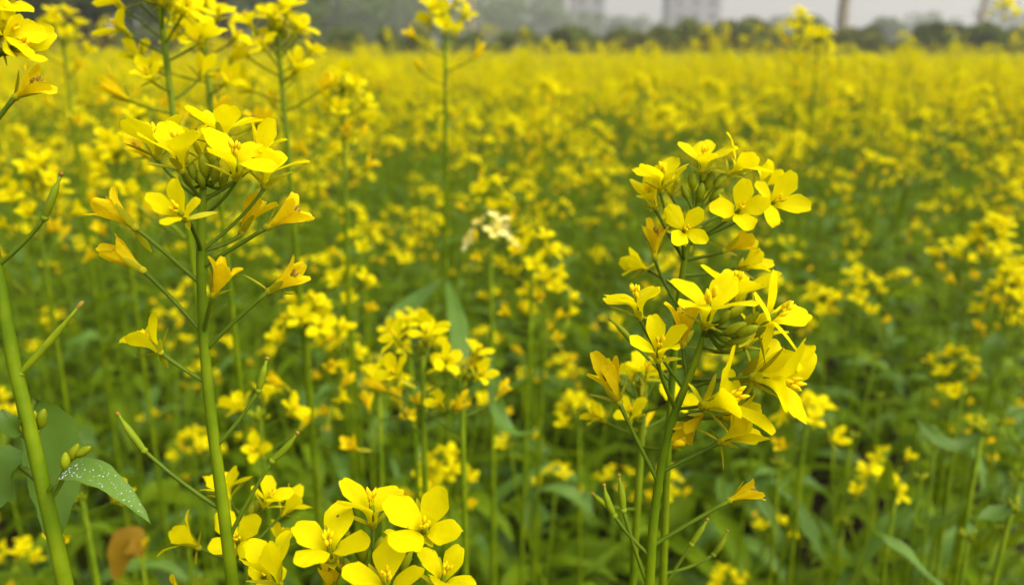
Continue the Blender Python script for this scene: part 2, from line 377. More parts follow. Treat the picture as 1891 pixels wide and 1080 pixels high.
def raceme(E, top, axis, rng, n_open, n_half, n_wilt, n_pod, s=1.0, cream=False):
    B = basis(axis, rng.uniform(0, 6)); ax = norm(axis)
    def rad(phi): return B[:, 0] * math.cos(phi) + B[:, 1] * math.sin(phi)
    phi = rng.uniform(0, 6.28); d = 0.004; E['n'] += 1; rid = E['n']
    for k in range(rng.randint(6, 10)):
        a = rng.uniform(.1, .8); r = norm(ax * math.cos(a) + rad(rng.uniform(0, 6.28)) * math.sin(a))
        E['buds'].append((top - ax * .006 * s + r * rng.uniform(.002, .006) * s, r, rng.uniform(.6, 1.0) * s, rid))
    tot = n_open + n_half + n_wilt
    for i in range(tot):
        st = 'open' if i < n_open else 'half' if i < n_open + n_half else 'wilt'
        if cream and st != 'wilt': st = 'cream'
        phi += 2.4 + rng.uniform(-.35, .35)
        k = i / max(1, tot - 1); al = math.radians(26 + 40 * min(1, i / max(3, n_open)) + rng.uniform(-7, 9))
        ln = (.011 + .010 * k) * s * rng.uniform(.85, 1.2)
        r = rad(phi); dirv = norm(ax * math.cos(al) + r * math.sin(al))
        at_ = top - ax * d; bs = at_ + dirv * ln
        fa = norm(ax * math.cos(al * .75) + r * math.sin(al * .75) + np.array([rng.uniform(-.2, .2), rng.uniform(-.2, .2), .1]))
        E['flowers'].append((st, at_, bs, fa, s * rng.uniform(.85, 1.08), rid))
        d += (.0022 if st in ('open', 'cream') else .0045 if st == 'half' else .008) * s * rng.uniform(.7, 1.3)
    for i in range(n_pod):
        phi += 2.4; al = math.radians(rng.uniform(50, 68)); d += .011 * s * rng.uniform(.7, 1.3)
        r = rad(phi); dirv = norm(ax * math.cos(al) + r * math.sin(al)); at_ = top - ax * d
        E['pods'].append((at_, at_ + dirv * .020 * s, norm(dirv + ax * .6), rng.randrange(4)))
def gen_plant(rng, top, base, n_open=6, n_half=3, n_wilt=5, n_pod=5, n_br=2, s=1.0, leaves=(5, 8), lsc=1.0, axis=None, cream=False, bend=.02, budding=False, rad=1.0, lset=(0, 12), ltop=.78, lmin=.035):
    E = dict(stems=[], flowers=[], buds=[], pods=[], leaves=[], n=0)
    top, base = np.asarray(top, float), np.asarray(base, float); H = top[2] - base[2]
    mid = (top + base) / 2 + np.array([rng.uniform(-bend, bend), rng.uniform(-bend, bend), 0])
    if axis is not None: mid = top - norm(np.asarray(axis, float)) * H * .55
    P = bez(base - np.array([0, 0, .02]), mid, top, 14)
    t = np.linspace(0, 1, 14); R = (0.0034 - .0021 * t ** 1.3) * rad; E['stems'].append((P, R))
    ax = norm(P[-1] - P[-2])
    if budding: n_open = n_half = n_wilt = n_pod = 0
    raceme(E, top, ax, rng, n_open, n_half, n_wilt, n_pod, s, cream)
    for b in range(n_br):
        tb = rng.uniform(.5, .84); p0 = np.array([np.interp(tb, t, P[:, i]) for i in range(3)])
        az = rng.uniform(0, 6.28); ln = (1 - tb) * H * rng.uniform(.5, .88) + .04; sp = ln * rng.uniform(.3, .6)
        o = np.array([math.cos(az), math.sin(az), 0])
        p2 = p0 + o * sp + np.array([0, 0, ln]); pb = bez(p0, p0 + o * sp * .8 + np.array([0, 0, ln * .35]), p2, 7)
        E['stems'].append((pb, np.linspace(.0016, .0010, 7) * rad))
        q = rng.random()
        raceme(E, p2, norm(pb[-1] - pb[-2]), rng, 0 if budding else int(n_open * .7 * q + 2), 0 if budding else 1, 0 if budding else int(n_wilt * .6), int(n_pod * .5 * q), s * .9, cream)
        E['leaves'].append((p0, az + rng.uniform(-.3, .3), rng.uniform(.05, .09) * lsc, rng.randrange(*lset)))
    az = rng.uniform(0, 6.28)
    for k in range(rng.randint(*leaves)):
        tl = .08 + ltop * (k + rng.random() * .7) / leaves[1]
        az += 2.4 + rng.uniform(-.4, .4); p0 = np.array([np.interp(tl, t, P[:, i]) for i in range(3)])
        E['leaves'].append((p0, az, max(lmin, .21 - .19 * tl ** .8) * rng.uniform(.75, 1.2) * lsc + .02, rng.randrange(*lset)))
    return E
def leafmat(az, roll=0.0):
    return rz(az)
PLANT_MESH = {}
def realise(E, origin, label, group=None, level='A', leaf_lod=None, name='mustard_plant'):
    o = np.asarray(origin, float)
    root = obj(name, None, None, None, o); tag(root, label, 'plant', group)
    g = Geo()
    for k, (P, R) in enumerate(E['stems']):
        gg = tube(P - o, R, 9 if level == 'A' else 6, 'stem')
        if k == 0: obj('stem', build('stem', gg), root)
        else: obj('branch', build('branch', gg), root)
    heads = [Geo() for _ in range(E['n'] + 1)]
    for st, at_, bs, fa, s, rid in E['flowers']:
        if level == 'A': flower_full(root, o, bs, fa, st, at_, s, .5)
        elif level == 'B':
            A = basis(fa, rv.uniform(0, 6)); f = obj('flower', rv.choice(FLW_B[st]), root, A, bs - o, s)
            obj('stalk', build('stalk', tube(((np.stack([at_, (at_ + bs) / 2 - (0, 0, .001), bs]) - bs) @ A) / s, .0005 / s, 4, 'pedicel')), f)
        else:
            heads[rid].merge(rv.choice(FLW_C[st]), basis(fa, rv.uniform(0, 6)) * s, bs - o); tube(np.stack([at_, bs]) - o, .0006, 3, 'pedicel', heads[rid], False)
    for p, ax, s, rid in E['buds']:
        if level == 'A': obj('bud', BUD, root, basis(ax, rv.uniform(0, 6)), p - o, s)
        else: heads[rid].merge(BUD_C, basis(ax) * s, p - o)
    for h in heads:
        if h.n: obj('bud_cluster' if level == 'B' else 'flower_head', build('flower_head', h), root)
    for at_, bs, ax, k in E['pods']:
        if level == 'A': pod_part(root, o, bs, ax, at_, POD[k])
        elif level == 'B':
            A = basis(ax); p = obj('seed_pod', POD[k], root, A, bs - o)
            obj('stalk', build('stalk', tube((np.stack([at_, bs]) - bs) @ A, .0005, 4, 'pedicel')), p)
    lib = LEAF_A if level == 'A' else LEAF_B
    for p, az, ln, k in E['leaves']:
        obj('leaf', lib[k], root, rz(az), p - o, ln)
    return root
def bake(E, g, far=False):
    for k, (P, R) in enumerate(E['stems']):
        if far: tube(P[[0, len(P) // 2, -1]], R[[0, len(P) // 2, -1]] * 1.3, 3, 'stem', g, False)
        else: tube(P[::3] if k == 0 else P[::2], R[::3] if k == 0 else R[::2], 4, 'stem', g, False)
    for st, at_, bs, fa, s, _ in E['flowers']: g.merge(rv.choice(FLW_C[st]), basis(fa, rv.uniform(0, 6)) * s, bs)
    for p, az, ln, k in E['leaves']: g.merge(LEAF_C[k], rz(az) * ln, p)
    return g

# ================================================================== THE SETTING
gs = Geo(); G_ = 60
def gaxis(): 
    a = np.concatenate([np.linspace(0, 6, 40), np.geomspace(6.5, 690, 25)]); return np.concatenate([-a[:0:-1], a])
ga = gaxis(); gx, gy = np.meshgrid(ga, ga, indexing='ij')
rngn = np.random.default_rng(3)
gz = np.where(np.hypot(gx, gy) < 7, rngn.normal(0, .012, gx.shape), 0)
gs.add(np.stack([gx, gy, gz], -1), gridq(len(ga), len(ga)), None, 'soil'); struct('ground', gs)

# the far crop: one mass nobody could count
def far_crop():
    rng = random.Random(77); nr = np.random.default_rng(8)
    protos = []
    for k in range(22):
        E = gen_plant(rng, (rng.uniform(-.05, .05), rng.uniform(-.05, .05), 1.0), (0, 0, 0), rng.randint(5, 9), 3, rng.randint(3, 5), 0, rng.choice((1, 2, 2, 3)), 1.5, (3, 5), 1.0)
        protos.append(bake(E, Geo()).arr())
    fars = []
    for k in range(14):
        g = Geo(); nb = rng.choice((2, 3, 3, 4))
        for b in range(nb):
            x, y, z = rng.uniform(-.09, .09), rng.uniform(-.09, .09), (1.0 if b == 0 else rng.uniform(.78, .97))
            tube([(0, 0, .3), (x, y, z)], [.004, .002], 3, 'stem', g, False)
            for j in range(8):
                c = np.array([x + rng.gauss(0, .014), y + rng.gauss(0, .014), z - abs(rng.gauss(0, .022))])
                A = basis((rng.gauss(0, .6), rng.gauss(0, .6), 1), rng.uniform(0, 6)); h = rng.uniform(.011, .019)
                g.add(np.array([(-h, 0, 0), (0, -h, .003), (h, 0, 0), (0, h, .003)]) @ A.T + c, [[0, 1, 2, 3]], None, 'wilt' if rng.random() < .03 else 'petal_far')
        for j in range(4): g.merge(LEAF_C[rng.randrange(12)], rz(rng.uniform(0, 6)) * rng.uniform(.09, .16), np.array([0, 0, rng.uniform(.35, .7)]))
        fars.append(g.arr())
    def spots(y0, y1, dens, side):
        out = []; sp = 1 / math.sqrt(dens); y = y0
        while y < y1:
            hw = y * .70 + side; xs = np.arange(-hw, hw, sp)
            out.append(np.stack([xs + nr.uniform(-.5, .5, len(xs)) * sp, np.full(len(xs), y) + nr.uniform(-.5, .5, len(xs)) * sp], 1)); y += sp
        return np.concatenate(out)
    G = Geo()
    def scatter(P, ps, hmin, hmax):
        which = nr.integers(0, len(ps), len(P))
        for k, (V, Q, QM, T, TM) in enumerate(ps):
            S = P[which == k]; n = len(S)
            if not n: continue
            a = nr.uniform(0, 6.28, n); c, s = np.cos(a), np.sin(a)
            dz = np.clip(nr.beta(2.2, 1.8, n), 0, 1) * (hmax - hmin) + hmin
            tall = nr.random(n) < .035; dz = np.where(tall, dz * .35 + .84 + nr.uniform(.0, .20, n), dz)
            dz = dz * (1 + .05 * np.sin(S[:, 0] * 2.3 + 1.3 * np.sin(S[:, 1] * 1.7)) * np.sin(S[:, 1] * 1.9 + .7))
            lx, ly = nr.normal(0, .05, n), nr.normal(0, .05, n)
            X = V[:, 0] * c[:, None] - V[:, 1] * s[:, None] + lx[:, None] * V[:, 2]; Y = V[:, 0] * s[:, None] + V[:, 1] * c[:, None] + ly[:, None] * V[:, 2]
            Z = V[:, 2] * dz[:, None]
            W = np.stack([X + S[:, :1], Y + S[:, 1:], Z], -1).reshape(-1, 3); off = (np.arange(n) * len(V))[:, None, None]
            g = (W, (Q[None] + off).reshape(-1, 4) if len(Q) else Q, np.tile(QM, n), (T[None] + off).reshape(-1, 3) if len(T) else T, np.tile(TM, n))
            G.merge(g)
    scatter(spots(FIELD_SPLIT, 8, 36, .6), protos, .90, 1.275)
    scatter(spots(8, 15, 30, 1.5), fars, .82, 1.17)
    scatter(spots(15, 31, 17, 2), fars, .82, 1.13)
    o = obj('mustard_crop', build('mustard_crop', G))
    tag(o, 'dense yellow flowering mustard crop filling the field back to the hedge', 'crop', None, 'stuff')
FIELD_SPLIT = 3.0
far_crop()

# background: hedge bushes, trees, pole, towers
def leaf_cloud(rng, centers, radii, n, size, mats, flat=.8):
    g = Geo(); c = np.asarray(centers, float); r = np.asarray(radii, float)
    k = rng.integers(0, len(c), n); d = rng.normal(0, 1, (n, 3)); d /= np.linalg.norm(d, axis=1)[:, None]
    p = c[k] + d * (r[k] * rng.uniform(.25, 1, n) ** .45)[:, None] * np.array([1, 1, flat])
    a = rng.normal(0, 1, (n, 3)); a /= np.linalg.norm(a, axis=1)[:, None]
    b = np.cross(a, rng.normal(0, 1, (n, 3))); b /= np.linalg.norm(b, axis=1)[:, None]
    s = (size * rng.uniform(.6, 1.4, n))[:, None]
    V = np.stack([p - a * s, p - b * s * .45, p + a * s, p + b * s * .45], 1).reshape(-1, 3)
    q = np.arange(n * 4).reshape(-1, 4); m = rng.choice(len(mats), n, p=None)
    for i, mt in enumerate(mats):
        sel = np.where(m == i)[0]
        if len(sel): g.add(V[q[sel]].reshape(-1, 3), np.arange(len(sel) * 4).reshape(-1, 4), None, mt)
    return g
def bush(x, y, wdt, h, seed, mats, label, group='bushes of the field hedge'):
    rng = np.random.default_rng(seed); n = max(5, int(wdt * 4.5))
    cs = np.stack([rng.uniform(-wdt / 2, wdt / 2, n), rng.uniform(-.6, .6, n), rng.uniform(.25, .78, n) * h], 1)
    rs = rng.uniform(.22, .48, n) * h * .62; cs[:, 2] = np.minimum(cs[:, 2], h - rs * .75); cs[:3, 2] = .4; rs[:3] = .75
    root = obj('bush', None, None, None, (x, y, 0)); tag(root, label, 'bush', group)
    obj('foliage', build('foliage', leaf_cloud(rng, cs, rs, int(1900 * wdt), .11, mats)), root)
    for k in range(4):
        xx = rng.uniform(-wdt / 3, wdt / 3)
        obj('stem', build('stem', tube([(xx * .5, 0, -.05), (xx, rng.uniform(-.2, .2), h * .45), (xx * 1.3, rng.uniform(-.3, .3), h * .75)], [.05, .035, .012], 5, 'bark')), root)
def X_at(px, y): return (px - CX) / FPX * (y * math.cos(PITCH) + (ZC - 1.3) * 0 + .02) / 1.0
hed = [(-90, 70, 'g'), (60, 76, 'g'), (190, 80, 'd'), (330, 74, 'g'), (470, 45, 'g'), (570, 52, 'g'), (690, 38, 'g'), (790, 40, 'g'), (900, 56, 'g'), (1000, 42, 'g'), (1110, 50, 'd'), (1210, 46, 'd'), (1300, 38, 'd'), (1385, 34, 'd'), (1480, 24, 'g'), (1570, 44, 'd'), (1660, 40, 'd'), (1735, 34, 'g'), (1830, 38, 'g'), (1940, 36, 'g'), (2060, 40, 'g')]
nm = {'g': ('hedge', 'hedge', 'hedge_dry'), 'd': ('hedge_dry', 'hedge_dry', 'hedge')}
for i, (px, ty, kd) in enumerate(hed):
    y = 33.5 + (i % 3) * .7; d = y / math.cos(PITCH)
    h = 1.3 + (85 - ty) / FPX * y
    place = ['beyond the cut off flower cluster', 'below the low branched dark tree', 'at the foot of the twin trunks', 'beyond the tall crowded yellow head', 'next to the slim lone trunk', 'under the small light green tree', 'between light green tree and lone tall mustard', 'behind the lone tall mustard head', 'at the foot of the wooden pole', 'between pole and narrow tower', 'in front of the paler tower', 'between the paler and the broad tower', 'below the broad tower', 'beside the tall rounded bush', '', 'at the foot of the thick pale trunk', 'between the two pale trunks', 'close to the slender leaning trunk', 'past the slender leaning trunk', 'below the lone thin mustard in the sky', 'at the far end of the row'][i]
    lab = 'taller rounded dark green bush rising above the hedge line' if ty == 24 else ('green leafy hedge bush ' if kd == 'g' else 'brownish dry hedge bush ') + place
    bush((px - CX) / FPX * y * .956, y, 3.9, h, 100 + i, nm[kd], lab, 'bushes of the hedge')
for i, (px, ty, where) in enumerate([(-40, 52, 'far beyond the cut off flower cluster'), (95, 50, 'between the dark tree and the thick trunk'), (225, 52, 'just past the thinner twin trunk'), (330, 48, 'behind the crowded yellow heads'), (440, 50, 'behind the slim lone trunk'), (540, 55, 'behind the small light green tree')]):
    bush((px - CX) / FPX * 47 * .956, 47, 5.2, 1.3 + (85 - ty) / FPX * 47, 300 + i, nm['d' if i % 2 else 'g'], 'shadowy thicket ' + where, 'thickets behind the field trees')
# dry grass fringe along the field's end
def fringe():
    rng = np.random.default_rng(21); n = 9000
    x = rng.uniform(-32, 32, n); y = rng.uniform(31.2, 32.6, n); h = rng.uniform(.7, 1.32, n); a = rng.uniform(0, 6.28, n); l = rng.normal(0, .12, (n, 2))
    dx, dy = np.cos(a) * .012, np.sin(a) * .012
    V = np.stack([np.stack([x - dx, y - dy, 0 * x], 1), np.stack([x + dx, y + dy, 0 * x], 1), np.stack([x + l[:, 0], y + l[:, 1], h], 1)], 1).reshape(-1, 3)
    o = obj('dry_grass', build('dry_grass', Geo().add(V, None, np.arange(n * 3).reshape(-1, 3), 'dry_grass')))
    tag(o, 'strip of reddish brown dry grass between crop and hedge', 'grass', None, 'stuff')
fringe()
def tree(px, y, r0, h, lean, seed, label, crown_z, crown_r, nleaf, lsize, bark='bark', group=None, mats=('tree', 'hedge'), low=0, lowz=None):
    rng = np.random.default_rng(seed); x = (px - CX) / FPX * y * .956
    root = obj('tree', None, None, None, (x, y, 0)); tag(root, label, 'tree', group)
    t = np.linspace(0, 1, 8); P = np.stack([lean[0] * t ** 1.4 * h, lean[1] * t * h, t * h], 1) + np.concatenate([np.zeros((1, 3)), rng.normal(0, r0 * .25, (7, 3))]) * [1, 1, 0]
    tr = obj('trunk', build('trunk', tube(P, r0 * (1.25 - .85 * t), 10, bark)), root)
    cs, rs = [], []
    for k in range(9):
        tt = rng.uniform(.45, .95); p0 = np.array([np.interp(tt, t, P[:, i]) for i in range(3)]); az = rng.uniform(0, 6.28); ln = crown_r * rng.uniform(.5, 1)
        p1 = p0 + np.array([math.cos(az) * ln, math.sin(az) * ln, rng.uniform(.1, .7) * ln])
        obj('limb', build('limb', tube(bez(p0, (p0 + p1) / 2 + [0, 0, .1 * ln], p1, 5), np.linspace(r0 * .35, r0 * .08, 5), 6, bark)), tr)
        cs.append(p1); rs.append(crown_r * rng.uniform(.28, .5))
    for k in range(14):
        az, rr = rng.uniform(0, 6.28), crown_r * math.sqrt(rng.uniform()); cs.append(P[-1] * [1, 1, 0] + [math.cos(az) * rr, math.sin(az) * rr, crown_z + rng.uniform(-.5, .5) * crown_r]); rs.append(crown_r * rng.uniform(.2, .42))
    for k in range(low):
        az, rr = rng.uniform(0, 6.28), crown_r * .8 * math.sqrt(rng.uniform()); cs.append(np.array([math.cos(az) * rr, math.sin(az) * rr, rng.uniform(*(lowz or (1.5, crown_z * .7)))])); rs.append(crown_r * rng.uniform(.2, .36))
    obj('crown', build('crown', leaf_cloud(rng, cs, rs, nleaf, lsize, mats)), root)
tree(150, 29, .30, 9, (.01, 0), 1, 'dark trunked leafy tree standing beside a thinner twin trunk at field edge', 5.6, 3.4, 12000, .13, mats=('tree_dark', 'tree'), low=14, lowz=(2.5, 3.8))
tree(192, 30, .22, 9, (.02, 0), 2, 'thinner brown twin tree close beside the dark thick trunk', 6.2, 2.8, 8000, .13, mats=('tree_dark', 'tree'), low=8, lowz=(2.6, 3.8))
tree(45, 34, .26, 8, (-.02, 0), 3, 'low branched dark tree behind the cut off flower cluster', 4.5, 3.8, 12000, .13, mats=('tree_dark', 'tree'), low=16, lowz=(1.6, 3.8))
tree(418, 31, .18, 8, (.0, 0), 4, 'slim dark brown trunked tree standing alone among grey haze', 5.8, 2.6, 5000, .12, low=0)
tree(545, 40, .2, 7, (.02, 0), 5, 'small light green tree in the haze left of the hedge', 4.2, 2.2, 3800, .13, low=4)
tree(1552, 37, .24, 10, (.0, 0), 6, 'pale barked thick trunk tree rising behind dry hedge', 8.0, 3.0, 5000, .13, 'bark_pale')
tree(1797, 36, .125, 8, (.12, 0), 7, 'slender pale trunk leaning to one side above the hedge', 8.2, 2.0, 2500, .13, 'bark_pale')
FT = ['behind the small light green tree', 'over the hedge near the lone tall mustard', 'behind the crowded yellow heads', 'behind the thinner twin trunk', 'behind the slim dark trunk', 'just behind the lone tall mustard head', 'right behind the wooden pole', 'beside the narrow tower', 'between the narrow and paler towers', 'next to the paler tower', 'against the broad tower', 'behind the low branched dark tree', 'between the two pale trunks', 'beyond the leaning trunk under open sky', 'thin and low behind the thick pale trunk', 'behind the rounded bush']
for i, (px, y, h, cr) in enumerate([(610, 85, 11, 6), (700, 110, 9, 6.5), (330, 58, 12, 6), (250, 62, 13, 7), (480, 72, 12, 6), (780, 130, 9, 6), (905, 140, 9.5, 6), (960, 150, 8.5, 5.5), (1060, 170, 8, 6), (1150, 190, 8, 5), (1240, 180, 6.5, 4.5), (100, 60, 12, 7), (1720, 230, 9, 7), (1870, 220, 12, 8), (1640, 120, 5.2, 2.6), (1460, 200, 8, 5)]):
    tree(px, y, .3, h * .7, (0, 0), 40 + i, 'hazy distant grey green tree ' + FT[i], h * .62, cr, 3600, .42, low=12, lowz=(.6, h * .5), group='distant trees in the haze')
def pole(px, y):
    x = (px - CX) / FPX * y * .956; root = obj('utility_pole', None, None, None, (x, y, 0)); tag(root, 'thin pale wooden pole standing behind the hedge', 'pole')
    obj('shaft', build('shaft', tube([(0, 0, -.1), (0, 0, 4), (0, 0, 7.5)], [.12, .105, .09], 10, 'wood')), root)
    obj('cross_arm', build('cross_arm', tube([(-.7, .1, 7.1), (.7, .1, 7.1)], .05, 6, 'wood')), root)
pole(871, 40); 
def box(a, b, mat, g=None):
    g = g or Geo(); (x0, y0, z0), (x1, y1, z1) = a, b
    V = [(x0, y0, z0), (x1, y0, z0), (x1, y1, z0), (x0, y1, z0), (x0, y0, z1), (x1, y0, z1), (x1, y1, z1), (x0, y1, z1)]
    V = np.array(V); fq = [[0, 1, 5, 4], [1, 2, 6, 5], [2, 3, 7, 6], [3, 0, 4, 7], [4, 5, 6, 7], [3, 2, 1, 0]]
    for f in fq: g.add(V[f], [[0, 1, 2, 3]], None, mat)
    return g
WIN = build('window', box((-.75, -.06, -.7), (.75, .06, .7), 'glass')); SILL = build('sill', box((-.9, -.22, -.85), (.9, .05, -.72), 'concrete'))
def tower(px, y, wpx, floors, label, step=0):
    x = (px - CX) / FPX * y * .956; W = wpx / FPX * y; H = floors * 3.1 + 1; root = obj('tower_block', None, None, None, (x, y, 0)); tag(root, label, 'building')
    obj('wall', build('wall', box((-W / 2, 0, -.2), (W / 2, 12, H), 'concrete')), root)
    r = obj('roof', build('roof', box((-W / 2 - .3, -.3, H), (W / 2 + .3, 12.3, H + .5), 'concrete')), root)
    obj('water_tank', build('water_tank', box((-W / 5, 3, H + .5), (W / 5, 7, H + 3), 'concrete')), r)
    n = max(2, int(W / 3.4))
    for f in range(floors):
        for k in range(n):
            wd = obj('window', WIN, root, None, ((k + .5) / n * W - W / 2, -.02, 1.9 + f * 3.1)); obj('sill', SILL, wd)
tower(1010, 210, 62, 9, 'narrow hazy grey tower block beside distant trees')
tower(1086, 195, 56, 9, 'paler plain tower block standing right next to the narrow one')
tower(1281, 205, 88, 10, 'broad hazy tower block standing alone above dry hedge')

# ================================================================== HERO PLANTS (in focus)
def lerp_depth(py, D, k, y0): return D * (1 + k * (py - y0) / FPX)
def hero(name_label, D, stem, flowers, buds=(), pods=(), group=None, k=.12, y0=540, fs=1.0, leaves=(), rad0=1.0, extra=None):
    """stem = [(px,py,width_px)] from the top down; everything given as seen, at the plant's own distance"""
    dep = lambda py: lerp_depth(py, D, k, y0)
    pts = [at(x, y, dep(y)) for x, y, _ in stem]; rr = [w_ * .84 / FPX * dep(y) / 2 for _, y, w_ in stem]
    last = pts[-1]; prev = pts[-2]; dv = norm(last - prev); dv = norm(dv * np.array([.5, .5, 1]) + np.array([0, 0, -.4]))
    h = last[2]
    foot = last + dv * (h / -dv[2]) * .6; foot = np.array([foot[0], foot[1], 0.0])
    ext = bez(last, last + norm(last - prev) * h * .4, foot - [0, 0, .02], 9)[1:]
    P = np.array(pts[::-1]); 
    # smooth the seen part
    tt = np.concatenate([[0], np.cumsum(np.linalg.norm(np.diff(P, axis=0), axis=1))]); ts = np.linspace(0, tt[-1], 26)
    S = np.stack([np.interp(ts, tt, P[:, i]) for i in range(3)], 1); rs = np.interp(ts, tt, rr[::-1])
    for _ in range(3): S[1:-1] = .25 * S[:-2] + .5 * S[1:-1] + .25 * S[2:]
    full = np.concatenate([ext[::-1], S]); fr = np.concatenate([np.linspace(max(.0035, rr[-1] * 1.25), rr[-1], len(ext) + 1)[:-1], rs])
    o = np.array([foot[0], foot[1], 0.0]); root = obj('mustard_plant', None, None, None, o); tag(root, name_label, 'plant', group)
    obj('stem', build('stem', tube(full - o, fr, 12, 'stem')), root)
    def on_stem(p):  # nearest point of the stem to where the stalk seems to leave it
        return full[np.argmin(np.linalg.norm(full - p, axis=1))]
    for f in flowers:
        bx, by, ax, st, sx, sy = f[:6]; sc = f[6] if len(f) > 6 else 1.0; dz = f[7] if len(f) > 7 else 0.0; roll = f[8] if len(f) > 8 else None
        b = at(bx, by, dep(by) + dz); a = on_stem(at(sx, sy, dep(sy)))
        flower_full(root, o, b, vdir(ax), st, a, sc * fs * (1.06 if st == 'open' else 1.0), .56 * (.8 if st == 'open' else 1), roll)
    for bd in buds:
        bx, by, ax, sc = bd[:4]; dz = bd[4] if len(bd) > 4 else 0; p = at(bx, by, dep(by) + dz); av = vdir(ax)
        A = basis(av, rv.uniform(0, 6)); b = obj('bud', BUD, root, A, p - o, sc)
        a = on_stem(at(bd[5], bd[6], dep(bd[6]))) if len(bd) > 5 else full[-1]
        Pd = bez(a, p - av * .3 * np.linalg.norm(p - a), p, 6)
        obj('stalk', build('stalk', tube(((Pd - p) @ A) / sc, .42 * mm / sc, 6, 'pedicel')), b)
    for bx, by, tx, ty, sx, sy in pods:
        p, q = at(bx, by, dep(by)), at(tx, ty, dep(ty)); a = on_stem(at(sx, sy, dep(sy))); L = np.linalg.norm(q - p)
        m = build('seed_pod', pod_geo(L / mm, rv)); pod_part(root, o, p, q - p, a, m, .48)
    for (p0, pm_, p1, wd, mat, fold, dz, up) in leaves:
        a, b, c = at(p0[0], p0[1], dep(p0[1]) + dz[0]), at(pm_[0], pm_[1], dep(pm_[1]) + dz[1]), at(p1[0], p1[1], dep(p1[1]) + dz[2])
        g, V = leaf_along(a, b, c, wd / FPX * D, vdir(up), mat, fold, int(p0[0] + p0[1]))
        g2 = Geo().merge(g, None, -o); s_ = on_stem(a)
        tube(np.stack([s_ - o, (s_ + a) / 2 - o, a + (b - a) * .05 - o]), [.0009, .0008, .0007], 6, 'pedicel', g2)
        lf = obj('leaf', build('leaf', g2), root)
        if extra == 'dew' and wd == 52: dewdrops(lf, V - o)
    return root, o, full
def dewdrops(lf, V):
    rng = random.Random(4); g = Geo(); nr, nc = V.shape[:2]
    for k in range(170):
        i, j = rng.uniform(1, nr - 2), rng.uniform(.6, nc - 1.6); a, b = int(i), int(j)
        p = V[a, b] * (1 - i + a) + V[a + 1, b] * (i - a); p = p + (V[a, b + 1] - V[a, b]) * (j - b)
        n = norm(np.cross(V[a + 1, b] - V[a, b], V[a, b + 1] - V[a, b])); n = n if n[2] > 0 else -n
        r = rng.choice((.05, .06, .08, .09, .12, .18)) * mm
        spindle(p - n * r * .2, p + n * r * 1.1, [(0, r * .75), (.35, r), (.7, r * .75), (.95, r * .25)], 6, 'dew', g)
    o = obj('dew', build('dew', g), lf); o['kind'] = 'stuff'

hero('tall mustard plant with thick straight stem, flat yellow crown and closed ageing blooms', .200,
    [(376, 338, 13), (373, 360, 18), (371, 400, 19), (371, 468, 20), (371, 523, 21), (375, 600, 22), (378, 650, 23), (386, 740, 24), (396, 820, 25), (407, 897, 26), (419, 990, 27), (430, 1085, 28)],
    [(335, 312, (-.05, 1, .38), 'open', 374, 362, 1.02, -.006), (291, 290, (-.2, 1, .05), 'open', 373, 372, 1.0, .008), (412, 268, (.0, 1, .05), 'open', 376, 350, 1.0, .005),
     (437, 327, (.12, .95, .55), 'open', 372, 405, 1.02, -.006), (490, 342, (.25, .95, .2), 'open', 371, 448, 1.05, .004), (249, 420, (-.78, .62, .12), 'wilt', 366, 522, 1.0, -.002),
     (345, 405, (-.15, .4, .9), 'half', 371, 476, .85, -.012), (446, 430, (.35, .9, -.1), 'wilt', 371, 462, .9, .008), (494, 419, (.85, .52, .1), 'wilt', 371, 488, 1.02),
     (264, 500, (-.8, .6, .1), 'wilt', 366, 622, .95), (394, 545, (.5, .8, .35), 'wilt', 374, 606, .9, -.006), (497, 538, (.83, .56, .0), 'wilt', 379, 637, .95), (296, 650, (-.62, .75, .25), 'half', 379, 718, .88),
     (470, 300, (.3, .9, -.2), 'half', 374, 385, .95, .012), (372, 292, (-.1, 1, -.3), 'half', 375, 355, .9, .014)],
    [(362, 332, (-.2, .9, .4), .95, -.004), (396, 335, (.2, .9, .3), .95, -.004), (380, 325, (0, 1, .5), 1.0, -.005), (388, 306, (.1, 1, .1), 1.2), (352, 345, (-.4, .9, .2), .8), (408, 345, (.4, .9, .1), .8), (375, 345, (0, .9, .6), .8, -.004), (430, 312, (.2, 1, 0), .9, .006)],
    [(478, 720, 494, 660, 406, 836), (266, 831, 217, 762, 400, 950), (503, 850, 549, 798, 431, 1003)])

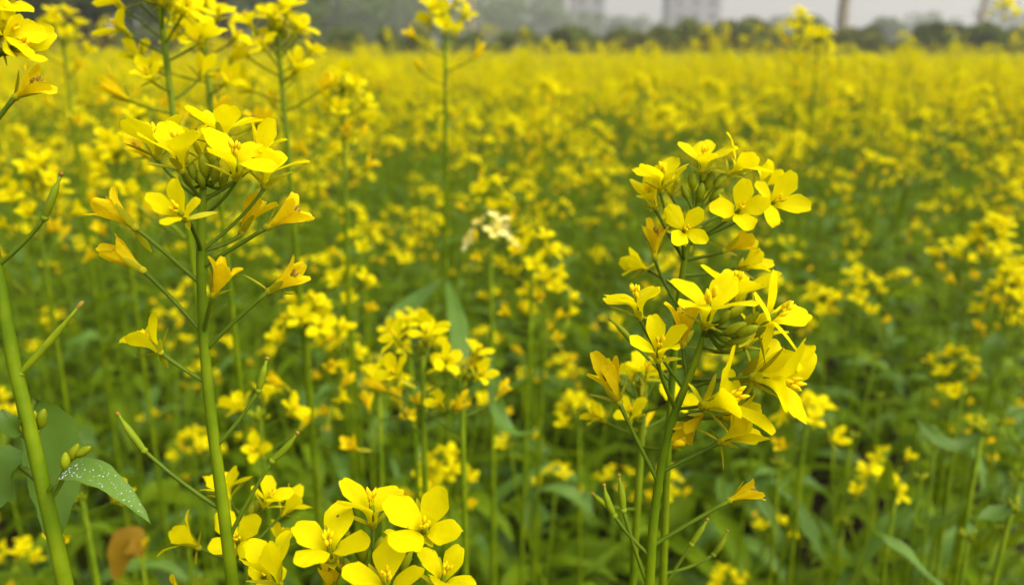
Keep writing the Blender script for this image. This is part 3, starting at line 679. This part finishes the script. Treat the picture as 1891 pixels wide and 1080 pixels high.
hero('leaning mustard plant with lush drooping yellow flowers and pointed green buds', .200,
    [(1302, 600, 9), (1297, 624, 12), (1288, 661, 15), (1266, 711, 17), (1241, 772, 18), (1226, 835, 19), (1217, 882, 19), (1205, 976, 21), (1199, 1085, 23)],
    [(1181, 585, (-.2, .95, .25), 'open', 1262, 722, .95, -.002), (1215, 665, (-.02, .8, .62), 'half', 1246, 762, .95, -.006), (1143, 742, (-.38, .92, .1), 'wilt', 1217, 882, 1.05),
     (1261, 637, (.1, 1, 0), 'wilt', 1272, 700, 1.05, .004), (1303, 600, (.05, .92, .4), 'open', 1298, 625, 1.15, -.004), (1356, 570, (.1, .95, .2), 'open', 1298, 625, 1.1, .008),
     (1396, 604, (.72, .55, .42), 'open', 1297, 628, 1.2, .0), (1372, 697, (.9, .45, .15), 'half', 1270, 705, 1.4, .004), (1396, 696, (.8, -.1, .55), 'open', 1262, 720, 1.3, -.004),
     (1300, 748, (.75, .35, .5), 'open', 1246, 764, 1.25, -.006), (1300, 762, (-.7, -.55, .2), 'wilt', 1240, 780, .8, .003), (1330, 816, (.85, .5, .2), 'half', 1220, 874, .95), (1348, 923, (.86, .48, .1), 'wilt', 1209, 1004, .8),
     (1375, 640, (.6, .7, .0), 'half', 1290, 650, .95, .012), (1330, 770, (.8, .1, .3), 'half', 1245, 770, .95, .004)],
    [(1345, 585, (.75, .6, .3), 0.98, -.002), (1340, 615, (.8, .45, .4), 1.05, -.006), (1352, 632, (.85, .35, .3), 0.86, -.006), (1372, 600, (.7, .6, .2), 0.94, .0), (1362, 618, (.8, .4, .5), 1.01, -.008), (1338, 640, (.8, .4, .2), 0.78, -.003), (1388, 622, (.6, .6, .3), 0.90, .0), (1330, 598, (.5, .8, .3), 0.78, -.002), (1345, 650, (.9, .2, .3), 0.70)],
    [(1134, 951, 1116, 893, 1201, 1028), (1151, 941, 1142, 876, 1199, 1082)])

hero('upright mustard plant just behind the leaning one, open crosswise blooms on top', .245, 
    [(1283, 395, 9), (1276, 425, 12), (1268, 452, 13), (1260, 500, 14), (1254, 549, 15), (1243, 674, 16), (1236, 780, 16), (1230, 897, 17), (1224, 1085, 18)],
    [(1220, 350, (0, .88, .42), 'open', 1262, 470, 1.0, -.004), (1210, 384, (-.35, .85, .2), 'half', 1260, 490, .95, .0), (1296, 318, (.0, .85, .5), 'open', 1282, 400, 1.0), (1345, 322, (.72, .65, .2), 'open', 1280, 410, 1.0),
     (1358, 396, (.02, .25, .95), 'open', 1272, 440, 1.0, -.008), (1412, 384, (.4, .3, .8), 'open', 1270, 450, 1.0, -.004), (1261, 428, (.0, .12, .98), 'open', 1262, 480, .78, -.016), (1209, 474, (.0, 1, .12), 'wilt', 1252, 556, 1.05),
     (1194, 497, (-.85, .35, .3), 'half', 1256, 534, .9, .02), (1338, 463, (.85, .42, .1), 'wilt', 1266, 492, 1.0), (1362, 495, (.85, .35, .3), 'half', 1258, 520, .95, .004), (1240, 360, (-.1, .9, -.2), 'half', 1275, 420, .9, .01), (1400, 350, (.6, .7, .0), 'half', 1275, 420, .9, .01)],
    [(1279, 350, (-.1, .95, .3), 1.1), (1304, 350, (.3, .9, .2), 1.1), (1290, 372, (.1, .9, .4), 1.1), (1320, 345, (.6, .75, .1), 1.1), (1298, 335, (.2, 1, 0), 1.0), (1312, 372, (.6, .6, .3), 1.0), (1270, 368, (-.4, .9, .2), .9)],
    [(1277, 1004, 1307, 958, 1226, 1080), (1318, 1023, 1342, 978, 1228, 1060), (1170, 635, 1125, 590, 1246, 700)], fs=.93)

hero('low mustard plant with large fresh open yellow flowers and plump buds', .188,
    [(690, 1055, 10), (686, 1085, 14), (680, 1120, 18)],
    [(613, 1035, (-.03, .9, .45), 'open', 683, 1100, 1.05, -.004), (688, 968, (.0, .97, .25), 'open', 689, 1065, 1.08, .004), (782, 985, (.12, .55, .8), 'open', 690, 1075, 1.05, -.006), (715, 1098, (.05, .82, .55), 'open', 687, 1110, 1.05, -.012),
     (812, 1085, (.3, .85, .4), 'half', 686, 1110, 1.0, .0), (612, 1100, (-.05, 1, 0), 'wilt', 683, 1118, .9, .004), (515, 1078, (-.35, .9, .2), 'half', 680, 1120, 1.05, -.004), (740, 1040, (.3, .9, -.1), 'half', 690, 1070, .9, .01)],
    [(700, 1040, (.1, 1, .1), 1.3), (742, 1052, (.25, .95, .2), 1.4), (671, 1035, (-.1, 1, .1), 1.2), (651, 1062, (-.35, .9, .3), 1.0), (660, 1078, (-.3, .8, .5), 1.0, -.004), (680, 1078, (0, .8, .6), 1.0, -.006), (722, 1058, (.1, .9, .4), 1.3, -.003)],
    [(640, 985, 622, 952, 686, 1080)])

hero('pale stemmed mustard plant with broad dewy bluish leaf and cut off flower head', .192,
    [(-70, 60, 16), (-60, 160, 20), (-40, 300, 24), (-16, 440, 26), (2, 540, 27), (26, 680, 29), (56, 791, 30), (80, 902, 31), (104, 1000, 32), (122, 1085, 33)],
    [(-22, 40, (.45, .8, .35), 'open', -68, 100, .8, 0), (-6, 72, (.8, .35, .3), 'open', -66, 120, .78, .0), (10, 95, (.75, .1, .4), 'half', -64, 140, 1.0, .003), (29, 180, (.8, .55, .1), 'wilt', -45, 280, .85), (-20, 30, (.1, 1, .2), 'open', -69, 80, 1.1, .004)],
    [(128, 850, (.5, .85, .1), .95, .004, 84, 925), (140, 842, (.8, .5, .1), .9, .004, 84, 925), (121, 868, (.1, 1, .2), .9, .002, 84, 925), (132, 862, (.9, .4, .2), .85, .002, 84, 925), (60, 795, (.2, 1, .2), 1.0, .003, 56, 810), (74, 790, (.3, .9, .2), 1.0, .003, 56, 810)],
    [(83, 402, 114, 320, -5, 505), (39, 689, 150, 560, 28, 690)],
    leaves=[((88, 915), (165, 872), (279, 968), 52, 'leaf_blue', .25, (0, -.006, -.012), (.0, .85, .52)),
            ((62, 735), (100, 840), (95, 1010), 110, 'leaf_blue', .15, (.02, .022, .02), (.3, .2, .95)),
            ((40, 860), (5, 880), (-60, 960), 120, 'leaf_blue', .2, (.02, .02, .02), (.2, .6, .8)),
            ((40, 800), (18, 785), (2, 755), 34, 'leaf_blue', .3, (.0, -.004, -.004), (.3, .5, .8))], extra='dew')

# ================================================================== NAMED PLANTS a little behind (softer)
def placed(px, py, D, label, foot_px=None, level='A', seed=0, leaves_px=(), lean=None, group=None, **kw):
    rng = random.Random(seed + 1000); top = at(px, py, D)
    fx = top[0] + (rng.uniform(-.04, .04) if foot_px is None else (foot_px - px) / FPX * D); fy = top[1] + (lean if lean is not None else rng.uniform(-.03, .05))
    base = np.array([fx, fy, 0.0])
    E = gen_plant(rng, top, base, **kw)
    r = realise(E, base, label, group, level)
    P = E['stems'][0][0]
    for (p0, pm_, p1, wd, mat, fold, up) in leaves_px:
        a = at(*p0, D); n = P[np.argmin(np.linalg.norm(P - a, axis=1))]; b, c = at(*pm_, D), at(*p1, D)
        g, V = leaf_along(n, b, c, wd / FPX * D, vdir(up), mat, fold, int(p0[0]))
        obj('leaf', build('leaf', Geo().merge(g, None, -base)), r)
    return r
NP = [
 (292, -8, .34, 'tall mustard plant with crowded yellow head above the flat crowned one', 285, dict(n_open=10, n_half=4, n_wilt=4, n_pod=2, n_br=0, s=1.12)),
 (372, 40, .40, 'mustard plant with packed yellow head against the dark tree trunks', 352, dict(n_open=8, n_half=4, n_wilt=5, n_pod=2, n_br=0, s=1.1)),
 (512, 58, .43, 'mustard plant with flat topped yellow head and dark bud centre', 498, dict(n_open=10, n_half=3, n_wilt=3, n_pod=1, n_br=0, s=1.12)),
 (632, 162, .55, 'mustard plant with loose yellow head next to the flat topped one', 612, dict(n_open=8, n_half=4, n_wilt=4, n_pod=1, n_br=0, s=1.1)),
 (822, 30, .60, 'single tall mustard plant on long bare stem rising above the hedge', 805, dict(n_open=6, n_half=2, n_wilt=3, n_pod=2, n_br=0, s=1.2, leaves=(2, 3))),
 (905, 425, .55, 'slender field plant with cream white flowers on straight green stem', 878, dict(n_open=4, n_half=2, n_wilt=3, n_pod=2, n_br=0, s=.85, cream=True, leaves=(3, 5))),
 (565, 585, .48, 'mustard plant with tight rounded yellow head below the flat crown', 545, dict(n_open=7, n_half=3, n_wilt=5, n_pod=2, n_br=0, s=1.05)),
 (645, 528, .62, 'small mustard head beside the rounded yellow one', 640, dict(n_open=4, n_half=2, n_wilt=2, n_pod=1, n_br=0, s=1.05)),
 (780, 645, .36, 'mid height mustard plant with bright stepped flowers over hanging blooms', 770, dict(n_open=4, n_half=2, n_wilt=4, n_pod=0, n_br=0, s=1.0, leaves=(4, 6))),
 (852, 690, .37, 'short mustard raceme leaning on the cream flowered stem', 800, dict(n_open=2, n_half=3, n_wilt=2, n_pod=0, n_br=0, s=.95)),
 (700, 715, .46, 'mustard plant with half closed drooping flowers beside the stepped one', 720, dict(n_open=1, n_half=3, n_wilt=3, n_pod=0, n_br=0, s=1.0)),
 (755, 608, .52, 'mustard plant with ochre yellow head under a drooping blue leaf', 745, dict(n_open=3, n_half=3, n_wilt=1, n_pod=0, n_br=0, s=1.0)),
 (1190, 712, .285, 'young mustard plant with lime green buds peeping from behind the leaning stem', 1180, dict(n_open=5, n_half=3, n_wilt=2, n_pod=1, n_br=0, s=.85)),
 (450, 950, .245, 'small mustard plant tucked behind the thick straight stem', 430, dict(n_open=4, n_half=4, n_wilt=2, n_pod=0, n_br=0, s=.95)),
 (480, 765, .42, 'mustard sprig with a few open flowers beside the thick stem', 500, dict(n_open=3, n_half=2, n_wilt=1, n_pod=0, n_br=0, s=1.0)),
 (985, 455, .60, 'mustard plant with arched yellow head beside the cream flowers', 960, dict(n_open=8, n_half=3, n_wilt=4, n_pod=0, n_br=0, s=1.05)),
 (1010, 530, .66, 'mustard plant with ragged deep yellow head under the arched one', 1000, dict(n_open=6, n_half=4, n_wilt=5, n_pod=0, n_br=0, s=1.05)),
 (905, 355, .75, 'mustard plant with slanting yellow head above the cream flowers', 900, dict(n_open=5, n_half=3, n_wilt=3, n_pod=0, n_br=0, s=1.1)),
 (1838, 425, .80, 'mustard plant with long stacked yellow head over a pale leaf', 1835, dict(n_open=11, n_half=4, n_wilt=4, n_pod=2, n_br=1, s=1.2)),
 (1870, 525, .72, 'mustard plant with bushy yellow head below the stacked one', 1850, dict(n_open=11, n_half=4, n_wilt=3, n_pod=2, n_br=1, s=1.1)),
 (1590, 520, .85, 'mustard plant with scattered small yellow flowers in the green gap', 1610, dict(n_open=7, n_half=3, n_wilt=3, n_pod=3, n_br=1, s=1.15)),
 (1755, 462, .90, 'slim mustard plant with two bright blooms beside the stacked head', 1760, dict(n_open=3, n_half=3, n_wilt=2, n_pod=2, n_br=0, s=1.1)),
 (1765, 672, .75, 'short mustard plant with a small tuft of flowers over dark leaves', 1770, dict(n_open=6, n_half=2, n_wilt=1, n_pod=2, n_br=0, s=1.15)),
 (1476, 35, 1.30, 'tall mustard plant rising against the rounded hedge bush', 1500, dict(n_open=9, n_half=3, n_wilt=4, n_pod=2, n_br=1, s=1.25)),
 (1512, 70, 1.20, 'arching mustard plant bent over beside the one against the bush', 1550, dict(n_open=9, n_half=4, n_wilt=8, n_pod=2, n_br=1, s=1.2)),
 (1857, 12, 1.60, 'lone thin mustard plant reaching into the pale sky', 1850, dict(n_open=8, n_half=2, n_wilt=1, n_pod=0, n_br=0, s=1.25, leaves=(2, 3), rad=.5)),
 (541, 38, 1.35, 'small mustard head standing up against the light green tree', 540, dict(n_open=9, n_half=3, n_wilt=3, n_pod=1, n_br=1, s=1.1)),
 (112, 45, .70, 'mustard head with ageing orange flowers against the dark trees', 90, dict(n_open=7, n_half=3, n_wilt=8, n_pod=1, n_br=1, s=1.1)),
 (60, 330, .55, 'broad mustard head behind the pale stemmed plant', 50, dict(n_open=9, n_half=4, n_wilt=4, n_pod=1, n_br=0, s=1.1)),
 (215, 280, .60, 'mustard plant with flower heads showing between the two tall stems', 200, dict(n_open=9, n_half=4, n_wilt=4, n_pod=1, n_br=0, s=1.1)),
 (150, 910, .36, 'small mustard sprig half hidden under the dewy leaf', 150, dict(n_open=3, n_half=2, n_wilt=1, n_pod=0, n_br=0, s=.9)),
]
LP = {4: [((815, 630), (745, 575), (700, 650), 40, 'leaf_blue', .2, (.1, .9, .35)), ((815, 640), (850, 640), (835, 700), 40, 'leaf_blue', .2, (.3, .5, .8))],
      5: [((876, 745), (920, 712), (970, 698), 26, 'leaf_blue', .3, (-.2, .9, .4)), ((876, 800), (930, 783), (998, 792), 30, 'leaf_blue', .3, (0, .95, .3))],
      19: [((1855, 690), (1835, 655), (1845, 612), 50, 'leaf_blue', .2, (-.3, .4, .85))]}
for i, (px, py, D, lab, fpx, kw) in enumerate(NP):
    placed(px, py, D, lab, fpx, 'A' if D < .72 else 'B', 17 * i, LP.get(i, ()), **kw)
# leafy, bud-bearing plants in the green corner on the right
placed(1815, 790, .50, 'budding leafy mustard plant with one long lance leaf', 1815, 'A', 900, [((1812, 900), (1760, 825), (1690, 768), 34, 'leaf_blue', .35, (-.3, .75, .6))], n_br=1, budding=True, s=1.1, leaves=(6, 8))
placed(1870, 930, .42, 'budding mustard plant with dewy leaves in the corner of dark greenery', 1850, 'A', 901, [((1862, 985), (1840, 950), (1800, 960), 34, 'leaf_blue', .35, (-.1, .9, .4))], n_br=1, budding=True, s=1.0, leaves=(6, 8))
placed(1655, 905, .55, 'leafy budding mustard plant beside the dark soil gap', 1650, 'A', 902, [((1660, 1000), (1640, 900), (1645, 850), 36, 'leaf', .3, (-.6, .3, .7))], n_br=1, budding=True, s=1.0, leaves=(6, 8))
r_ = placed(262, 1030, .55, 'withered mustard sprig with orange yellowed leaf near the dewy leaf', 280, 'A', 903, [((275, 1060), (235, 1000), (215, 1075), 55, 'leaf_old', .3, (.2, .5, .8))], n_open=0, n_half=0, n_wilt=1, n_pod=1, n_br=0, s=.8)

for i, (px, py, D) in enumerate([(1500, 745, .62), (1575, 800, .66), (1625, 730, .80), (1700, 880, .60), (1760, 830, .62), (1845, 780, .66), (1790, 985, .45), (1885, 880, .55), (1560, 960, .60), (1440, 850, .55), (1720, 720, .85)]):
    placed(px, py, D, 'narrow leaved green budding plant in the dark gap beside the leaning mustard', None, 'A', 950 + i, (), None, 'leafy budding plants in the dark gap', n_br=1 + i % 2, budding=True, s=1.0, leaves=(11, 14), lsc=.8, lset=(12, 20), rad=.75, ltop=.9, lmin=.085)

# ================================================================== THE NEAR FIELD, plant by plant
def near_field():
    rng = random.Random(2024); sp = .165; y = .52; n = 0
    while y < FIELD_SPLIT - .04:
        hw = y * .66 + .10; k = int(2 * hw / sp)
        for i in range(k + 1):
            x = -hw + i * sp + rng.uniform(-.5, .5) * sp; yy = y + rng.uniform(-.5, .5) * sp
            pxx = CX + x / yy * FPX * .97
            gap = (1440 < pxx < 1740 and yy < 1.35 and rng.random() < .7)
            if gap or rng.random() < .05 or n >= 262: continue
            dz = rng.uniform(.18, .46) if yy < 1.2 else rng.triangular(.03, .40, .16)
            if yy < .8: dz = max(dz, .24)
            H = ZC - dz; lv = 'B' if yy < 1.9 else 'C'
            bud = rng.random() < (.12 if yy < 1.6 else .04)
            E = gen_plant(rng, (x + rng.uniform(-.05, .05), yy + rng.uniform(-.05, .05), H), (x, yy, 0), rng.randint(4, 9) if yy > 1.5 else rng.randint(2, 6), rng.randint(2, 4) if yy > 1.5 else rng.randint(1, 3), rng.randint(2, 6) if yy > 1.5 else rng.randint(1, 4), rng.randint(0, 3), rng.choice((2, 3, 3, 4)) if yy > 1.2 else rng.choice((1, 2, 2, 3)) if yy > .9 else rng.choice((1, 1, 2, 2)), rng.uniform(.95, 1.15) * (1.28 if yy > 1.5 else 1.05), (7, 11), 1.25, budding=bud)
            hd = ('single headed', 'two headed', 'three headed', 'four headed', 'five headed')[E['n'] - 1]
            fl = [f[0] for f in E['flowers']]; age = fl.count('wilt') / max(1, len(fl)); full = len(fl) / E['n']
            look = 'without open flowers' if bud else ('mostly ageing orange yellow' if age > .42 else 'many fresh yellow' if full > 12 else 'a few yellow' if full < 9 else 'mixed yellow') + ' flowers'
            hh = 'tall' if H > 1.12 else 'short' if H < .98 else 'mid height'
            lab = f"{hh} {hd} {'green budding ' if bud else ''}mustard plant {look if bud else 'with ' + look} in the crowded field"
            realise(E, (x, yy, 0), lab, lab.replace(' mustard plant', '').replace(' in the crowded field', '') + ' field plants', lv)
            n += 1
        y += sp
    return n
n_field = near_field()
print("near field plants", n_field, "objects", len(bpy.data.objects))

# low leafy growth between the rows, a mass nobody could count
def undergrowth():
    rng = random.Random(31); G = Geo(); lib = [leaf_geo(rng, 1, ('leaf', 'leaf', 'leaf', 'leaf', 'leaf_blue')[k % 5], 1.0, rng.uniform(.4, 1.0)).arr() for k in range(20)]
    for k in range(5600):
        y = .25 + 4.2 * rng.random() ** .75; x = rng.uniform(-1, 1) * (y * .7 + .15); z = rng.uniform(.0, .74) * (1 if y > .6 else .6)
        pxx = CX + x / y * FPX * .97
        if 1400 < pxx < 1760 and .3 < y < 1.9 and rng.random() < .85: continue
        ln = rng.uniform(.06, .17); az = rng.uniform(0, 6.28); t = rng.uniform(-.5, .4)
        c, s_ = math.cos(t), math.sin(t)
        G.merge(rng.choice(lib), rz(az) @ np.array([[c, 0, s_], [0, 1, 0], [-s_, 0, c]]) * ln, np.array([x, y, z]))
    o = obj('undergrowth', build('undergrowth', G)); tag(o, 'tangled low green leaves filling the rows under the flowers', 'undergrowth', None, 'stuff')
undergrowth()

# ================================================================== HAZE
def haze():
    me = build('haze', box((-700, -700, -1), (700, 700, 48), 'soil')); me.materials.clear()
    m, t, out = new_mat('haze_air'); v = t.nodes.new("ShaderNodeVolumePrincipled")
    v.inputs["Color"].default_value = (.86, .86, .85, 1); v.inputs["Density"].default_value = .0020; v.inputs["Anisotropy"].default_value = 0.2
    t.links.new(v.outputs[0], out.inputs["Volume"]); me.materials.append(m)
    o = obj('haze', me); o['kind'] = 'stuff'; o['label'] = 'pale morning haze over the field'; o['category'] = 'haze'
haze()
